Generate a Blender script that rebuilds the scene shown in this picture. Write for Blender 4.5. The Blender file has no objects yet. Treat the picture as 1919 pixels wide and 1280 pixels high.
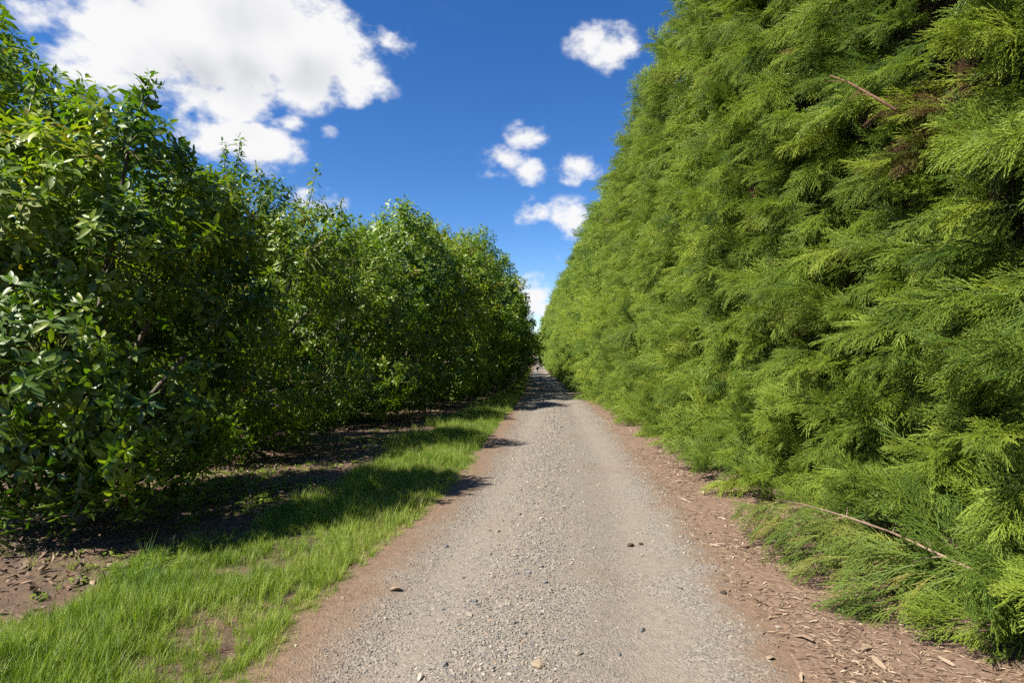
import bpy, bmesh, math, random
import numpy as np
from mathutils import Matrix, Vector

R_ = math.radians
rng = np.random.default_rng(11)
random.seed(11)
scene = bpy.context.scene
COL = scene.collection

# ------------------------------------------------------------------ camera
cam_d = bpy.data.cameras.new('camera')
cam = bpy.data.objects.new('camera', cam_d)
COL.objects.link(cam)
cam.location = (0, 0, 1.6)
cam.rotation_euler = (R_(90.54), 0, R_(2.5))
cam_d.sensor_width = 36
cam_d.lens = 20
cam_d.clip_start = 0.05
cam_d.clip_end = 3000
scene.camera = cam

# ------------------------------------------------------------------ light
SUN_AZ = R_(-124)      # where the sun stands, measured from +y towards +x
SUN_EL = R_(50)
sun_dir = Vector((math.sin(SUN_AZ) * math.cos(SUN_EL), math.cos(SUN_AZ) * math.cos(SUN_EL), math.sin(SUN_EL)))
sl = bpy.data.lights.new('sun', 'SUN')
sl.energy = 5.0
sl.angle = R_(0.53)
sl.color = (1.0, 0.94, 0.82)
sun = bpy.data.objects.new('sun', sl)
sun.rotation_euler = sun_dir.to_track_quat('Z', 'Y').to_euler()
sun.location = sun_dir * 60
COL.objects.link(sun)

scene.view_settings.view_transform = 'Standard'
scene.view_settings.look = 'None'
scene.view_settings.exposure = 1.3
scene.view_settings.gamma = 1
scene.view_settings.use_curve_mapping = False
cy = scene.cycles
cy.max_bounces = 4
cy.diffuse_bounces = 2
cy.glossy_bounces = 2
cy.transmission_bounces = 2
cy.transparent_max_bounces = 4
cy.use_adaptive_sampling = True
cy.adaptive_threshold = 0.02
cy.caustics_reflective = False
cy.caustics_refractive = False
cy.use_denoising = False
scene.render.film_transparent = False

# ------------------------------------------------------------------ node helpers
class NT:
    def __init__(self, tree):
        self.t = tree
    def n(self, typ, props=None, **inp):
        nd = self.t.nodes.new(typ)
        for k, v in (props or {}).items():
            setattr(nd, k, v)
        for k, v in inp.items():
            key = int(k[1:]) if k[0] == 'i' and k[1:].isdigit() else k.replace('_', ' ')
            s = nd.inputs[key]
            if isinstance(v, bpy.types.NodeSocket):
                self.t.links.new(v, s)
            else:
                s.default_value = v
        return nd
    def math(self, op, a, b=0.0, clamp=False):
        return self.n('ShaderNodeMath', {'operation': op, 'use_clamp': clamp}, i0=a, i1=b).outputs[0]
    def vmath(self, op, a, b=(0, 0, 0)):
        nd = self.n('ShaderNodeVectorMath', {'operation': op}, i0=a, i1=b)
        return nd.outputs['Value'] if op in ('DISTANCE', 'LENGTH', 'DOT_PRODUCT') else nd.outputs[0]
    def mix(self, f, a, b):
        nd = self.t.nodes.new('ShaderNodeMix')
        nd.data_type = 'RGBA'
        for s, v in ((nd.inputs[0], f), (nd.inputs[6], a), (nd.inputs[7], b)):
            if isinstance(v, bpy.types.NodeSocket):
                self.t.links.new(v, s)
            else:
                s.default_value = v if not isinstance(v, tuple) else (tuple(v) + (1,))[:4]
        return nd.outputs[2]
    def ramp(self, f, stops, interp='LINEAR'):
        nd = self.t.nodes.new('ShaderNodeValToRGB')
        nd.color_ramp.interpolation = interp
        els = nd.color_ramp.elements
        while len(els) < len(stops):
            els.new(0.5)
        for e, (p, c) in zip(els, stops):
            e.position = p
            e.color = (tuple(c) + (1,))[:4] if isinstance(c, tuple) else (c, c, c, 1)
        self.t.links.new(f, nd.inputs[0])
        return nd.outputs[0]
    def smooth(self, v, lo, hi):
        return self.n('ShaderNodeMapRange', {'interpolation_type': 'SMOOTHSTEP'}, Value=v, From_Min=lo, From_Max=hi).outputs[0]
    def noise(self, vec, scale, detail=3.0, rough=0.5, out=0):
        return self.n('ShaderNodeTexNoise', {}, Vector=vec, Scale=scale, Detail=detail, Roughness=rough).outputs[out]

def new_mat(name):
    m = bpy.data.materials.new(name)
    m.use_nodes = True
    m.node_tree.nodes.clear()
    t = NT(m.node_tree)
    t.out = t.n('ShaderNodeOutputMaterial')
    return m, t

# ------------------------------------------------------------------ sky with scattered cumulus
world = bpy.data.worlds.new('World')
scene.world = world
world.use_nodes = True
world.cycles.sampling_method = 'MANUAL'
world.cycles.sample_map_resolution = 512
wt = world.node_tree
wt.nodes.clear()
W = NT(wt)
sky = W.n('ShaderNodeTexSky', {'sky_type': 'NISHITA', 'sun_disc': False})
sky.sun_elevation = SUN_EL
sky.sun_rotation = SUN_AZ
sky.altitude = 300
sky.air_density = 0.9
sky.dust_density = 0.2
sky.ozone_density = 4.0
CLOUDS = [(-43.1, 23.7, 1.6), (-38.8, 22.3, 2.7), (-35.3, 24.3, 4.0), (-31.6, 25.2, 4.6), (-27.5, 25.8, 4.7), (-22.7, 25.9, 4.7),
          (-18.9, 24.8, 3.2), (-32.4, 21.6, 2.5), (-28.4, 20.8, 2.9), (-29.6, 18.3, 2.8), (-27.1, 18.3, 3.1), (-32.0, 17.9, 1.3),
          (-24.3, 20.0, 1.5), (-15.0, 27.7, 1.8), (-16.5, 25.9, 1.4), (-20.8, 19.5, 1.0), (5.4, 28.2, 1.9), (7.4, 27.6, 2.0), (7.9, 26.2, 1.2), (-21.3, 13.3, 1.9),
          (-1.1, 20.6, 1.7), (-3.3, 17.9, 1.9), (-0.9, 17.2, 1.6), (4.2, 17.4, 1.9), (-0.3, 13.2, 1.9),
          (2.9, 13.1, 2.1), (3.7, 11.1, 1.3), (2.4, 8.8, 1.1), (-0.3, 5.1, 2.5), (0.8, 3.8, 2.1), (-1.6, 3.6, 2.0),
          (-29, 30, 5.0), (-36, 30, 4.0)]
crng = random.Random(5)
for k in range(13):                    # the same broken cumulus over the rest of the sky
    a0, e0 = 55 + k * 20 + crng.uniform(-6, 6), crng.choice((14, 24, 34, 46, 60)) + crng.uniform(-4, 4)
    for j in range(3):
        CLOUDS.append((a0 + crng.uniform(-6, 6), e0 + crng.uniform(-2, 2), crng.uniform(2, 4.5)))
cg = bpy.data.node_groups.new('cloud_density', 'ShaderNodeTree')
cg.interface.new_socket('Vector', in_out='INPUT', socket_type='NodeSocketVector')
cg.interface.new_socket('Density', in_out='OUTPUT', socket_type='NodeSocketFloat')
cg.interface.new_socket('Soft', in_out='OUTPUT', socket_type='NodeSocketFloat')
G = NT(cg)
gi = G.n('NodeGroupInput')
go = G.n('NodeGroupOutput')
wob = G.vmath('SUBTRACT', G.n('ShaderNodeTexNoise', {}, Vector=gi.outputs[0], Scale=22.0, Detail=3.0).outputs['Color'], (0.5, 0.5, 0.5))
wob = G.n('ShaderNodeVectorMath', {'operation': 'SCALE'}, i0=wob, Scale=0.026).outputs[0]
vec = G.vmath('MULTIPLY', G.vmath('ADD', gi.outputs[0], wob), (1, 1, 1.6))
field = None
for az, el, r in CLOUDS:
    c = (math.sin(R_(az)) * math.cos(R_(el)), math.cos(R_(az)) * math.cos(R_(el)), math.sin(R_(el)) * 1.6)
    d = G.vmath('DISTANCE', vec, c)
    v = G.n('ShaderNodeMapRange', {'interpolation_type': 'LINEAR'}, Value=d, From_Min=0.0, From_Max=R_(r) * 1.8, To_Min=min(1.6, 0.24 + 0.245 * r), To_Max=0.0).outputs[0]
    field = v if field is None else G.n('ShaderNodeMath', {'operation': 'SMOOTH_MAX'}, i0=field, i1=v, i2=0.08).outputs[0]
fb = G.noise(G.vmath('MULTIPLY', gi.outputs[0], (1, 1, 1.5)), 17.0, 10.0, 0.58)
fb2 = G.noise(gi.outputs[0], 6.0, 3.0, 0.5)
den = G.math('ADD', field, G.math('MULTIPLY', G.math('SUBTRACT', fb, 0.5), G.math('MULTIPLY', G.smooth(field, 0.0, 0.25), 1.9)))
den = G.math('ADD', den, G.math('MULTIPLY', G.math('SUBTRACT', fb2, 0.5), 0.15))
cg.links.new(den, go.inputs[0])
soft = G.math('ADD', field, G.math('MULTIPLY', G.math('SUBTRACT', G.noise(gi.outputs[0], 11.0, 3.0, 0.5), 0.5), 1.1))
cg.links.new(soft, go.inputs[1])
tc = W.n('ShaderNodeTexCoord')
g1 = W.n('ShaderNodeGroup', {'node_tree': cg}, Vector=tc.outputs['Generated'])
up = W.vmath('ADD', tc.outputs['Generated'], (sun_dir.x * 0.012, 0.0, 0.035))
g2 = W.n('ShaderNodeGroup', {'node_tree': cg}, Vector=up)
alpha = W.smooth(g1.outputs[0], 0.10, 0.66)
alpha = W.math('POWER', alpha, 1.15)
shade = W.smooth(g2.outputs[1], 0.6, 1.8)
cloud_col = W.mix(shade, (5.7, 5.7, 5.75), (3.3, 3.45, 3.75))
hs = W.n('ShaderNodeHueSaturation', {}, Hue=0.508, Saturation=1.27, Value=1.0, Color=sky.outputs[0])
skymix = W.mix(alpha, hs.outputs[0], cloud_col)
bg = W.n('ShaderNodeBackground', {}, Color=skymix, Strength=0.068)
wo = W.n('ShaderNodeOutputWorld', {}, Surface=bg.outputs[0])

# ------------------------------------------------------------------ general helpers
def tag(o, label=None, cat=None, group=None, kind=None):
    if label: o['label'] = label
    if cat: o['category'] = cat
    if group: o['group'] = group
    if kind: o['kind'] = kind
    return o

def empty(name, loc, rz=0.0):
    o = bpy.data.objects.new(name, None)
    o.location = loc
    o.rotation_euler = (0, 0, rz)
    COL.objects.link(o)
    return o

def link(name, me, parent=None, mat=None):
    o = bpy.data.objects.new(name, me)
    COL.objects.link(o)
    if mat is not None and not me.materials:
        me.materials.append(mat)
    if parent is not None:
        o.parent = parent
    return o

def mesh_np(name, V, F, mat=None, smooth=False):
    me = bpy.data.meshes.new(name)
    me.from_pydata([tuple(v) for v in np.asarray(V, float).tolist()], [], F if isinstance(F, list) else F.tolist())
    if mat is not None:
        me.materials.append(mat)
    if smooth:
        me.polygons.foreach_set('use_smooth', [True] * len(me.polygons))
    me.update()
    return me

class MB:
    def __init__(self):
        self.V, self.F, self.n = [], [], 0
    def add(self, V, F):
        V = np.asarray(V, float)
        self.V.append(V)
        self.F += [tuple(i + self.n for i in f) for f in F]
        self.n += len(V)
    def tube(self, P, rad, k=6, cap=True):
        P = np.asarray(P, float)
        m = len(P)
        T = np.gradient(P, axis=0)
        T /= np.linalg.norm(T, axis=1)[:, None] + 1e-9
        ref = np.array([0.31, 0.93, 0.17]) if abs(T[0] @ np.array([0.31, 0.93, 0.17])) < 0.9 else np.array([1., 0, 0])
        vs = []
        for i in range(m):
            a = np.cross(T[i], ref); a /= np.linalg.norm(a)
            b = np.cross(T[i], a)
            th = np.arange(k) * 2 * math.pi / k
            vs.append(P[i] + rad[i] * (np.cos(th)[:, None] * a + np.sin(th)[:, None] * b))
        F = []
        for i in range(m - 1):
            for j in range(k):
                F.append((i * k + j, i * k + (j + 1) % k, (i + 1) * k + (j + 1) % k, (i + 1) * k + j))
        if cap:
            F.append(tuple(range((m - 1) * k, m * k)))
            F.append(tuple(range(k))[::-1])
        self.add(np.vstack(vs), F)
    def mesh(self, name, mat=None, smooth=True):
        return mesh_np(name, np.vstack(self.V), self.F, mat, smooth)

def unit(v):
    v = np.asarray(v, float)
    return v / (np.linalg.norm(v, axis=-1, keepdims=True) + 1e-12)

def frames(xa, za):
    """rotation matrices with local x along xa and local z near za"""
    x = unit(xa)
    y = unit(np.cross(za, x))
    z = np.cross(x, y)
    return np.stack([x, y, z], axis=-1)

def frames_z(za, spin):
    z = unit(za)
    ref = np.where(np.abs(z[:, 2:3]) < 0.95, np.array([[0, 0, 1.]]), np.array([[1., 0, 0]]))
    x0 = unit(np.cross(ref, z))
    y0 = np.cross(z, x0)
    c, s = np.cos(spin)[:, None], np.sin(spin)[:, None]
    x = x0 * c + y0 * s
    return np.stack([x, np.cross(z, x), z], axis=-1)

def eulers(R):
    b = -np.arcsin(np.clip(R[:, 2, 0], -1, 1))
    a = np.arctan2(R[:, 2, 1], R[:, 2, 2])
    c = np.arctan2(R[:, 1, 0], R[:, 0, 0])
    return np.stack([a, b, c], axis=1)

def euler_mats(E):
    a, b, c = np.asarray(E).T
    ca, sa, cb, sb, cc, sc = np.cos(a), np.sin(a), np.cos(b), np.sin(b), np.cos(c), np.sin(c)
    return np.stack([np.stack([cc * cb, cc * sb * sa - sc * ca, cc * sb * ca + sc * sa], -1),
                     np.stack([sc * cb, sc * sb * sa + cc * ca, sc * sb * ca - cc * sa], -1),
                     np.stack([-sb, cb * sa, cb * ca], -1)], 1)

def vnoise(x, y, seed=0):
    """smooth 2D value noise 0..1"""
    r = np.random.default_rng(seed)
    tab = r.random((64, 64))
    x = np.asarray(x, float); y = np.asarray(y, float)
    xi, yi = np.floor(x).astype(int), np.floor(y).astype(int)
    fx, fy = x - xi, y - yi
    fx, fy = fx * fx * (3 - 2 * fx), fy * fy * (3 - 2 * fy)
    a, b = tab[xi % 64, yi % 64], tab[(xi + 1) % 64, yi % 64]
    c, d = tab[xi % 64, (yi + 1) % 64], tab[(xi + 1) % 64, (yi + 1) % 64]
    return (a * (1 - fx) + b * fx) * (1 - fy) + (c * (1 - fx) + d * fx) * fy

def fbm(x, y, seed=0, o=3):
    return sum(vnoise(x * 2 ** k, y * 2 ** k, seed + k) * 0.5 ** k for k in range(o)) / sum(0.5 ** k for k in range(o))

# geometry-nodes scatter: a point mesh that carries rot / scl / pid / tint
def scatter_tree(name, coll):
    t = bpy.data.node_groups.new(name, 'GeometryNodeTree')
    t.interface.new_socket('Geometry', in_out='INPUT', socket_type='NodeSocketGeometry')
    t.interface.new_socket('Geometry', in_out='OUTPUT', socket_type='NodeSocketGeometry')
    gi = t.nodes.new('NodeGroupInput'); go = t.nodes.new('NodeGroupOutput')
    ci = t.nodes.new('GeometryNodeCollectionInfo')
    ci.inputs['Collection'].default_value = coll
    ci.inputs['Separate Children'].default_value = True
    ci.inputs['Reset Children'].default_value = True
    ip = t.nodes.new('GeometryNodeInstanceOnPoints')
    ip.inputs['Pick Instance'].default_value = True
    def attr(nm, ty):
        a = t.nodes.new('GeometryNodeInputNamedAttribute')
        a.data_type = ty
        a.inputs['Name'].default_value = nm
        return a.outputs['Attribute']
    t.links.new(gi.outputs[0], ip.inputs['Points'])
    t.links.new(ci.outputs[0], ip.inputs['Instance'])
    t.links.new(attr('pid', 'INT'), ip.inputs['Instance Index'])
    t.links.new(attr('rot', 'FLOAT_VECTOR'), ip.inputs['Rotation'])
    t.links.new(attr('scl', 'FLOAT_VECTOR'), ip.inputs['Scale'])
    t.links.new(ip.outputs[0], go.inputs[0])
    return t

def point_mesh(name, P, E, S, pid, tint, mat):
    n = len(P)
    me = bpy.data.meshes.new(name)
    me.vertices.add(n)
    me.vertices.foreach_set('co', np.asarray(P, np.float32).ravel())
    S = np.asarray(S, np.float32)
    if S.ndim == 1:
        S = np.repeat(S[:, None], 3, 1)
    for nm, ty, ar, key in (('rot', 'FLOAT_VECTOR', E, 'vector'), ('scl', 'FLOAT_VECTOR', S, 'vector'), ('pid', 'INT', pid, 'value'), ('tint', 'FLOAT', tint, 'value')):
        a = me.attributes.new(nm, ty, 'POINT')
        a.data.foreach_set(key, np.asarray(ar, np.int32 if ty == 'INT' else np.float32).ravel())
    me.materials.append(mat)
    me.update()
    return me

def scatter(name, me, tree, parent=None):
    o = link(name, me, parent)
    md = o.modifiers.new('scatter', 'NODES')
    md.node_group = tree
    o['kind'] = 'stuff'
    return o

def proto_coll(name, meshes):
    c = bpy.data.collections.new(name)
    for i, me in enumerate(meshes):
        o = bpy.data.objects.new('%s_%02d' % (name, i), me)
        c.objects.link(o)
    return c

# ------------------------------------------------------------------ the lie of the land
TY = [-400, 0, 4, 8, 15, 34, 60, 91, 150, 300, 900]
TZ = [0.6, 0, 0, -.1, -.35, -1.1, -1.6, -1.9, -1.5, -2, -2]
_ty = np.linspace(-400, 900, 5201)
_tz = np.convolve(np.pad(np.interp(_ty, TY, TZ), 12, mode='edge'), np.ones(25) / 25, 'valid')
GE_Y = [-5, 2.0, 2.76, 3.23, 3.8, 4.8, 5.97, 7.86, 14.8, 27.4, 55, 104, 160]
GE_X = [-1.5, -1.5, -1.47, -1.44, -1.38, -1.29, -1.15, -1.0, -0.92, -0.82, -0.83, -0.9, -1.2]
GR_Y = [-5, 2.0, 2.76, 3.8, 5.65, 9.3, 16.5, 30, 49, 60, 88, 145, 160]
GR_X = [1.0, 1.05, 1.15, 1.3, 1.38, 1.52, 1.85, 2.05, 1.9, 1.6, 1.4, 1.0, 1.0]
HX_Y = [-5, 3, 7.5, 13.7, 27, 48, 62, 104, 160]
HX_X = [2.55, 2.5, 2.4, 2.6, 2.66, 2.6, 2.1, 1.65, 1.1]
def grass_edge(y):
    return np.interp(y, GE_Y, GE_X) + 0.16 * (fbm(np.asarray(y) * 1.1, np.asarray(y) * 0 + 3.3, 40, 3) - 0.5)
def gravel_edge(y): return np.interp(y, GR_Y, GR_X)
def hedge_x(y): return np.interp(y, HX_Y, HX_X)
def gz(x, y):
    """height of the ground"""
    x = np.asarray(x, float); y = np.asarray(y, float)
    z = np.interp(y, _ty, _tz)
    ge = np.interp(y, GE_Y, GE_X)
    verge = np.clip((ge - x) / 0.5, 0, 1)
    z = z + 0.035 * verge + 0.06 * (fbm(x * 0.7, y * 0.7, 3) - 0.5) * np.clip((ge - x) / 1.5, 0, 1)
    mid = 0.5 * (ge + gravel_edge(y))
    z = z + 0.03 * np.exp(-((x - mid) / 0.42) ** 2)        # ridge between the wheel tracks
    z = z - 0.028 * (np.exp(-((x - mid - .68) / .22) ** 2) + np.exp(-((x - mid + .68) / .22) ** 2))     # wheel ruts
    z = z + np.clip((x - 2.2) * 0.05, 0, 0.15)
    return z

def sheet(name, xs_of_y, ys, nx, mat, lift=0.0, sink=0.0):
    """a ground-hugging strip; its side edges dip below the ground so that they feather out"""
    ys = np.asarray(ys)
    u = np.linspace(0, 1, nx)
    V = []
    for y in ys:
        x0, x1 = xs_of_y(y)
        x = x0 + (x1 - x0) * u
        z = gz(x, np.full(nx, y)) + lift
        e = np.minimum(u, 1 - u) * (x1 - x0)
        z = z - sink * np.clip(1 - e / 0.12, 0, 1)
        V.append(np.stack([x, np.full(nx, y), z], 1))
    V = np.vstack(V)
    ny = len(ys)
    i = np.arange(ny - 1)[:, None] * nx + np.arange(nx - 1)[None]
    F = np.stack([i, i + 1, i + nx + 1, i + nx], -1).reshape(-1, 4)
    return mesh_np(name, V, F, mat, True)

# ------------------------------------------------------------------ ground materials
def ground_mat():
    m, t = new_mat('orchard_soil')
    p = t.n('ShaderNodeNewGeometry').outputs['Position']
    n1 = t.noise(p, 1.3, 5, 0.6); n2 = t.noise(p, 9, 5, 0.65); n3 = t.noise(p, 60, 4, 0.6)
    c = t.ramp(n2, [(0.3, (0.05, 0.030, 0.019)), (0.55, (0.10, 0.058, 0.037)), (0.75, (0.165, 0.105, 0.072))])
    g = t.smooth(n1, 0.5, 0.68)
    c = t.mix(t.math('MULTIPLY', g, 0.6), c, (0.075, 0.085, 0.025))
    c = t.mix(t.smooth(n3, 0.55, 0.75), c, (0.18, 0.125, 0.088))
    b = t.n('ShaderNodeBump', {}, Strength=0.9, Distance=0.03, Height=t.math('ADD', n2, t.math('MULTIPLY', n3, 0.5)))
    bs = t.n('ShaderNodeBsdfPrincipled', {}, Base_Color=c, Roughness=0.95, Normal=b.outputs[0])
    t.t.links.new(bs.outputs[0], t.out.inputs[0])
    return m

def track_mat():
    m, t = new_mat('gravel_track')
    p = t.n('ShaderNodeNewGeometry').outputs['Position']
    e = t.n('ShaderNodeAttribute', {'attribute_name': 'edge'}).outputs['Fac']      # metres in from the verge side
    e2 = t.n('ShaderNodeAttribute', {'attribute_name': 'edge2'}).outputs['Fac']    # metres in from the mulch side
    n1 = t.noise(p, 2.2, 5, 0.62); n2 = t.noise(p, 22, 5, 0.65); n3 = t.noise(p, 140, 3, 0.6)
    n0 = t.noise(p, 0.7, 3, 0.5)
    vor = t.n('ShaderNodeTexVoronoi', {}, Vector=p, Scale=85.0)
    grit = t.ramp(vor.outputs['Color'], [(0.2, (0.085, 0.075, 0.064)), (0.5, (0.165, 0.143, 0.118)), (0.85, (0.26, 0.230, 0.19))])
    dust = t.ramp(n2, [(0.3, (0.135, 0.113, 0.091)), (0.7, (0.215, 0.182, 0.149))])
    c = t.mix(t.smooth(n1, 0.38, 0.6), dust, grit)
    rut = t.n('ShaderNodeAttribute', {'attribute_name': 'rut'}).outputs['Fac']
    c = t.mix(t.math('MULTIPLY', rut, 0.4), c, t.mix(0.5, dust, (0.185, 0.155, 0.124)))
    c = t.mix(t.math('MULTIPLY', t.smooth(n3, 0.6, 0.8), 0.35), c, (0.28, 0.25, 0.215))
    c = t.mix(t.math('MULTIPLY', t.smooth(n0, 0.5, 0.75), 0.4), c, (0.16, 0.11, 0.072))
    soil = t.ramp(n2, [(0.3, (0.105, 0.066, 0.041)), (0.7, (0.185, 0.120, 0.076))])
    k = t.math('ADD', e, t.math('MULTIPLY', t.math('SUBTRACT', n1, 0.5), 0.6))
    c = t.mix(t.smooth(k, 0.62, 0.16), c, soil)
    k2 = t.math('ADD', e2, t.math('MULTIPLY', t.math('SUBTRACT', n1, 0.5), 0.7))
    c = t.mix(t.smooth(k2, 0.34, 0.02), c, soil)
    h = t.math('ADD', t.math('MULTIPLY', vor.outputs['Distance'], -0.55), t.math('ADD', n2, t.math('MULTIPLY', n3, 0.4)))
    b = t.n('ShaderNodeBump', {}, Strength=0.8, Distance=0.012, Height=h)
    bs = t.n('ShaderNodeBsdfPrincipled', {}, Base_Color=c, Roughness=0.92, Normal=b.outputs[0])
    t.t.links.new(bs.outputs[0], t.out.inputs[0])
    return m

def mulch_mat():
    m, t = new_mat('bark_mulch')
    p = t.n('ShaderNodeNewGeometry').outputs['Position']
    n1 = t.noise(p, 3.0, 5, 0.6); n2 = t.noise(p, 30, 5, 0.65)
    st = t.n('ShaderNodeMapping', {}, Vector=p, Scale=(18, 110, 60), Rotation=(0, 0, 0.35)).outputs[0]
    n3 = t.noise(st, 1.0, 4, 0.6)
    c = t.ramp(n2, [(0.28, (0.08, 0.048, 0.032)), (0.55, (0.165, 0.105, 0.070)), (0.78, (0.26, 0.18, 0.125))])
    c = t.mix(t.smooth(n3, 0.55, 0.72), c, (0.30, 0.215, 0.145))
    c = t.mix(t.math('MULTIPLY', t.smooth(n1, 0.5, 0.7), 0.4), c, (0.10, 0.057, 0.037))
    b = t.n('ShaderNodeBump', {}, Strength=0.8, Distance=0.012, Height=t.math('ADD', n2, n3))
    bs = t.n('ShaderNodeBsdfPrincipled', {}, Base_Color=c, Roughness=0.9, Normal=b.outputs[0])
    t.t.links.new(bs.outputs[0], t.out.inputs[0])
    return m

def tint_of(t, inst):
    if inst == 'vert':
        return t.n('ShaderNodeAttribute', {'attribute_name': 'tint'}).outputs['Fac']
    if inst == 'both':
        a = t.n('ShaderNodeAttribute', {'attribute_name': 'tint', 'attribute_type': 'INSTANCER'}).outputs['Fac']
        return t.math('ADD', a, t.n('ShaderNodeAttribute', {'attribute_name': 'vt'}).outputs['Fac'], True)
    if inst:
        return t.n('ShaderNodeAttribute', {'attribute_name': 'tint', 'attribute_type': 'INSTANCER'}).outputs['Fac']
    return t.n('ShaderNodeObjectInfo').outputs['Random']

def leaf_mat(name, stops, inst=True, rough=0.4, trans=0.35, tcol=(1.2, 1.35, 0.5), spec=0.5, vary=0.25, nscale=25.0, lo=0.0, hi=1.0):
    """leaf surface: a glossy diffuse skin that lets some light through"""
    m, t = new_mat(name)
    f = tint_of(t, inst)
    if not inst:
        f = t.math('ADD', t.math('MULTIPLY', f, hi - lo), lo)
    tc = t.n('ShaderNodeTexCoord').outputs['Object']
    n = t.noise(tc, nscale, 2, 0.5)
    f2 = t.math('ADD', f, t.math('MULTIPLY', t.math('SUBTRACT', n, 0.5), vary), True)
    c = t.ramp(f2, stops)
    bs = t.n('ShaderNodeBsdfPrincipled', {}, Base_Color=c, Roughness=rough)
    bs.inputs['Specular IOR Level'].default_value = spec
    tr = t.n('ShaderNodeBsdfTranslucent', {}, Color=t.mix(1.0, c, c))
    mul = t.t.nodes.new('ShaderNodeMix'); mul.data_type = 'RGBA'; mul.blend_type = 'MULTIPLY'
    mul.inputs[0].default_value = 1.0
    t.t.links.new(c, mul.inputs[6]); mul.inputs[7].default_value = tcol + (1,)
    t.t.links.new(mul.outputs[2], tr.inputs['Color'])
    mx = t.n('ShaderNodeMixShader', {}, Fac=trans, i1=bs.outputs[0], i2=tr.outputs[0])
    t.t.links.new(mx.outputs[0], t.out.inputs[0])
    return m

def plain_mat(name, stops, scale=20.0, rough=0.85, bump=0.4, inst=None, stretch=(1, 1, 1)):
    m, t = new_mat(name)
    tc = t.n('ShaderNodeTexCoord').outputs['Object']
    tc = t.n('ShaderNodeMapping', {}, Vector=tc, Scale=stretch).outputs[0]
    n = t.noise(tc, scale, 5, 0.62)
    f = n
    if inst is not None:
        f = tint_of(t, inst)
        if inst is False: f = t.math('ADD', t.math('MULTIPLY', f, 0.78), 0.18)
        f = t.math('ADD', f, t.math('MULTIPLY', t.math('SUBTRACT', n, 0.5), 0.25), True)
    c = t.ramp(f, stops)
    b = t.n('ShaderNodeBump', {}, Strength=bump, Distance=0.01, Height=n)
    bs = t.n('ShaderNodeBsdfPrincipled', {}, Base_Color=c, Roughness=rough, Normal=b.outputs[0])
    t.t.links.new(bs.outputs[0], t.out.inputs[0])
    return m

M_ground, M_track, M_mulch = ground_mat(), track_mat(), mulch_mat()
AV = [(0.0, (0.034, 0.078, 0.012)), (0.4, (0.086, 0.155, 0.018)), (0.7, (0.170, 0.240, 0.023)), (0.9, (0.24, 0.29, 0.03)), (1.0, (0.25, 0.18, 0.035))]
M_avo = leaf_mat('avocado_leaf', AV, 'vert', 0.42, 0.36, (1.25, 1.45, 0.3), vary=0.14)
M_avo_part = leaf_mat('avocado_leaf_single', AV, False, 0.44, 0.36, (1.25, 1.45, 0.3), lo=0.25, hi=0.9)
CO = [(0.0, (0.036, 0.085, 0.015)), (0.35, (0.122, 0.194, 0.026)), (0.65, (0.228, 0.308, 0.036)), (0.88, (0.325, 0.385, 0.052)), (0.95, (0.17, 0.125, 0.055)), (1.0, (0.15, 0.085, 0.045))]
M_con = leaf_mat('conifer_needles', CO, 'both', 0.5, 0.28, (1.25, 1.35, 0.5), 0.35, 0.12, 12.0)
M_con_part = leaf_mat('conifer_needles_single', CO, False, 0.5, 0.28, (1.25, 1.35, 0.5), 0.35, 0.12, 12.0, 0.3, 0.85)
M_con_olive = leaf_mat('conifer_needles_olive', [(0.0, (0.12, 0.185, 0.030)), (0.6, (0.20, 0.25, 0.045)), (1.0, (0.26, 0.23, 0.06))], False, 0.55, 0.33, (1.2, 1.25, 0.5), 0.3, 0.2, 12.0)
GR = [(0.0, (0.070, 0.14, 0.016)), (0.5, (0.196, 0.280, 0.034)), (0.85, (0.30, 0.355, 0.075)), (1.0, (0.36, 0.33, 0.14))]
M_grass = leaf_mat('grass_blade', GR, True, 0.5, 0.40, (1.2, 1.3, 0.5), 0.4, 0.3, 9.0)
M_bark = plain_mat('avocado_bark', [(0.3, (0.055, 0.045, 0.033)), (0.7, (0.16, 0.13, 0.10))], 14, 0.9, 0.8, None, (1, 1, 0.35))
M_twig = plain_mat('green_twig', [(0.3, (0.11, 0.125, 0.03)), (0.7, (0.19, 0.19, 0.06))], 20, 0.6, 0.3)
M_cbark = plain_mat('conifer_bark', [(0.3, (0.075, 0.034, 0.019)), (0.7, (0.17, 0.08, 0.045))], 30, 0.9, 0.7, None, (1, 1, 0.3))
M_pink = plain_mat('peeled_branch_bark', [(0.3, (0.11, 0.068, 0.044)), (0.7, (0.25, 0.175, 0.12))], 30, 0.8, 0.5)
ST = [(0.0, (0.075, 0.075, 0.078)), (0.3, (0.13, 0.126, 0.122)), (0.55, (0.185, 0.162, 0.135)), (0.8, (0.25, 0.21, 0.165)), (0.93, (0.36, 0.325, 0.28)), (1.0, (0.22, 0.135, 0.078))]
M_stone_i = plain_mat('loose_gravel', ST, 40, 0.88, 0.3, True)
M_stone = plain_mat('track_stone', ST, 40, 0.85, 0.4, False)
CH = [(0.0, (0.055, 0.032, 0.02)), (0.4, (0.14, 0.085, 0.054)), (0.7, (0.27, 0.195, 0.13)), (1.0, (0.44, 0.35, 0.25))]
M_chip_i = plain_mat('mulch_chips', CH, 30, 0.85, 0.3, True)
M_chip = plain_mat('wood_chip', CH, 30, 0.8, 0.4, False)
LI = [(0.0, (0.04, 0.024, 0.015)), (0.5, (0.105, 0.062, 0.038)), (0.85, (0.19, 0.12, 0.075)), (1.0, (0.27, 0.19, 0.125))]
M_litter = plain_mat('dry_leaf', LI, 20, 0.7, 0.2, True)
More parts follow.
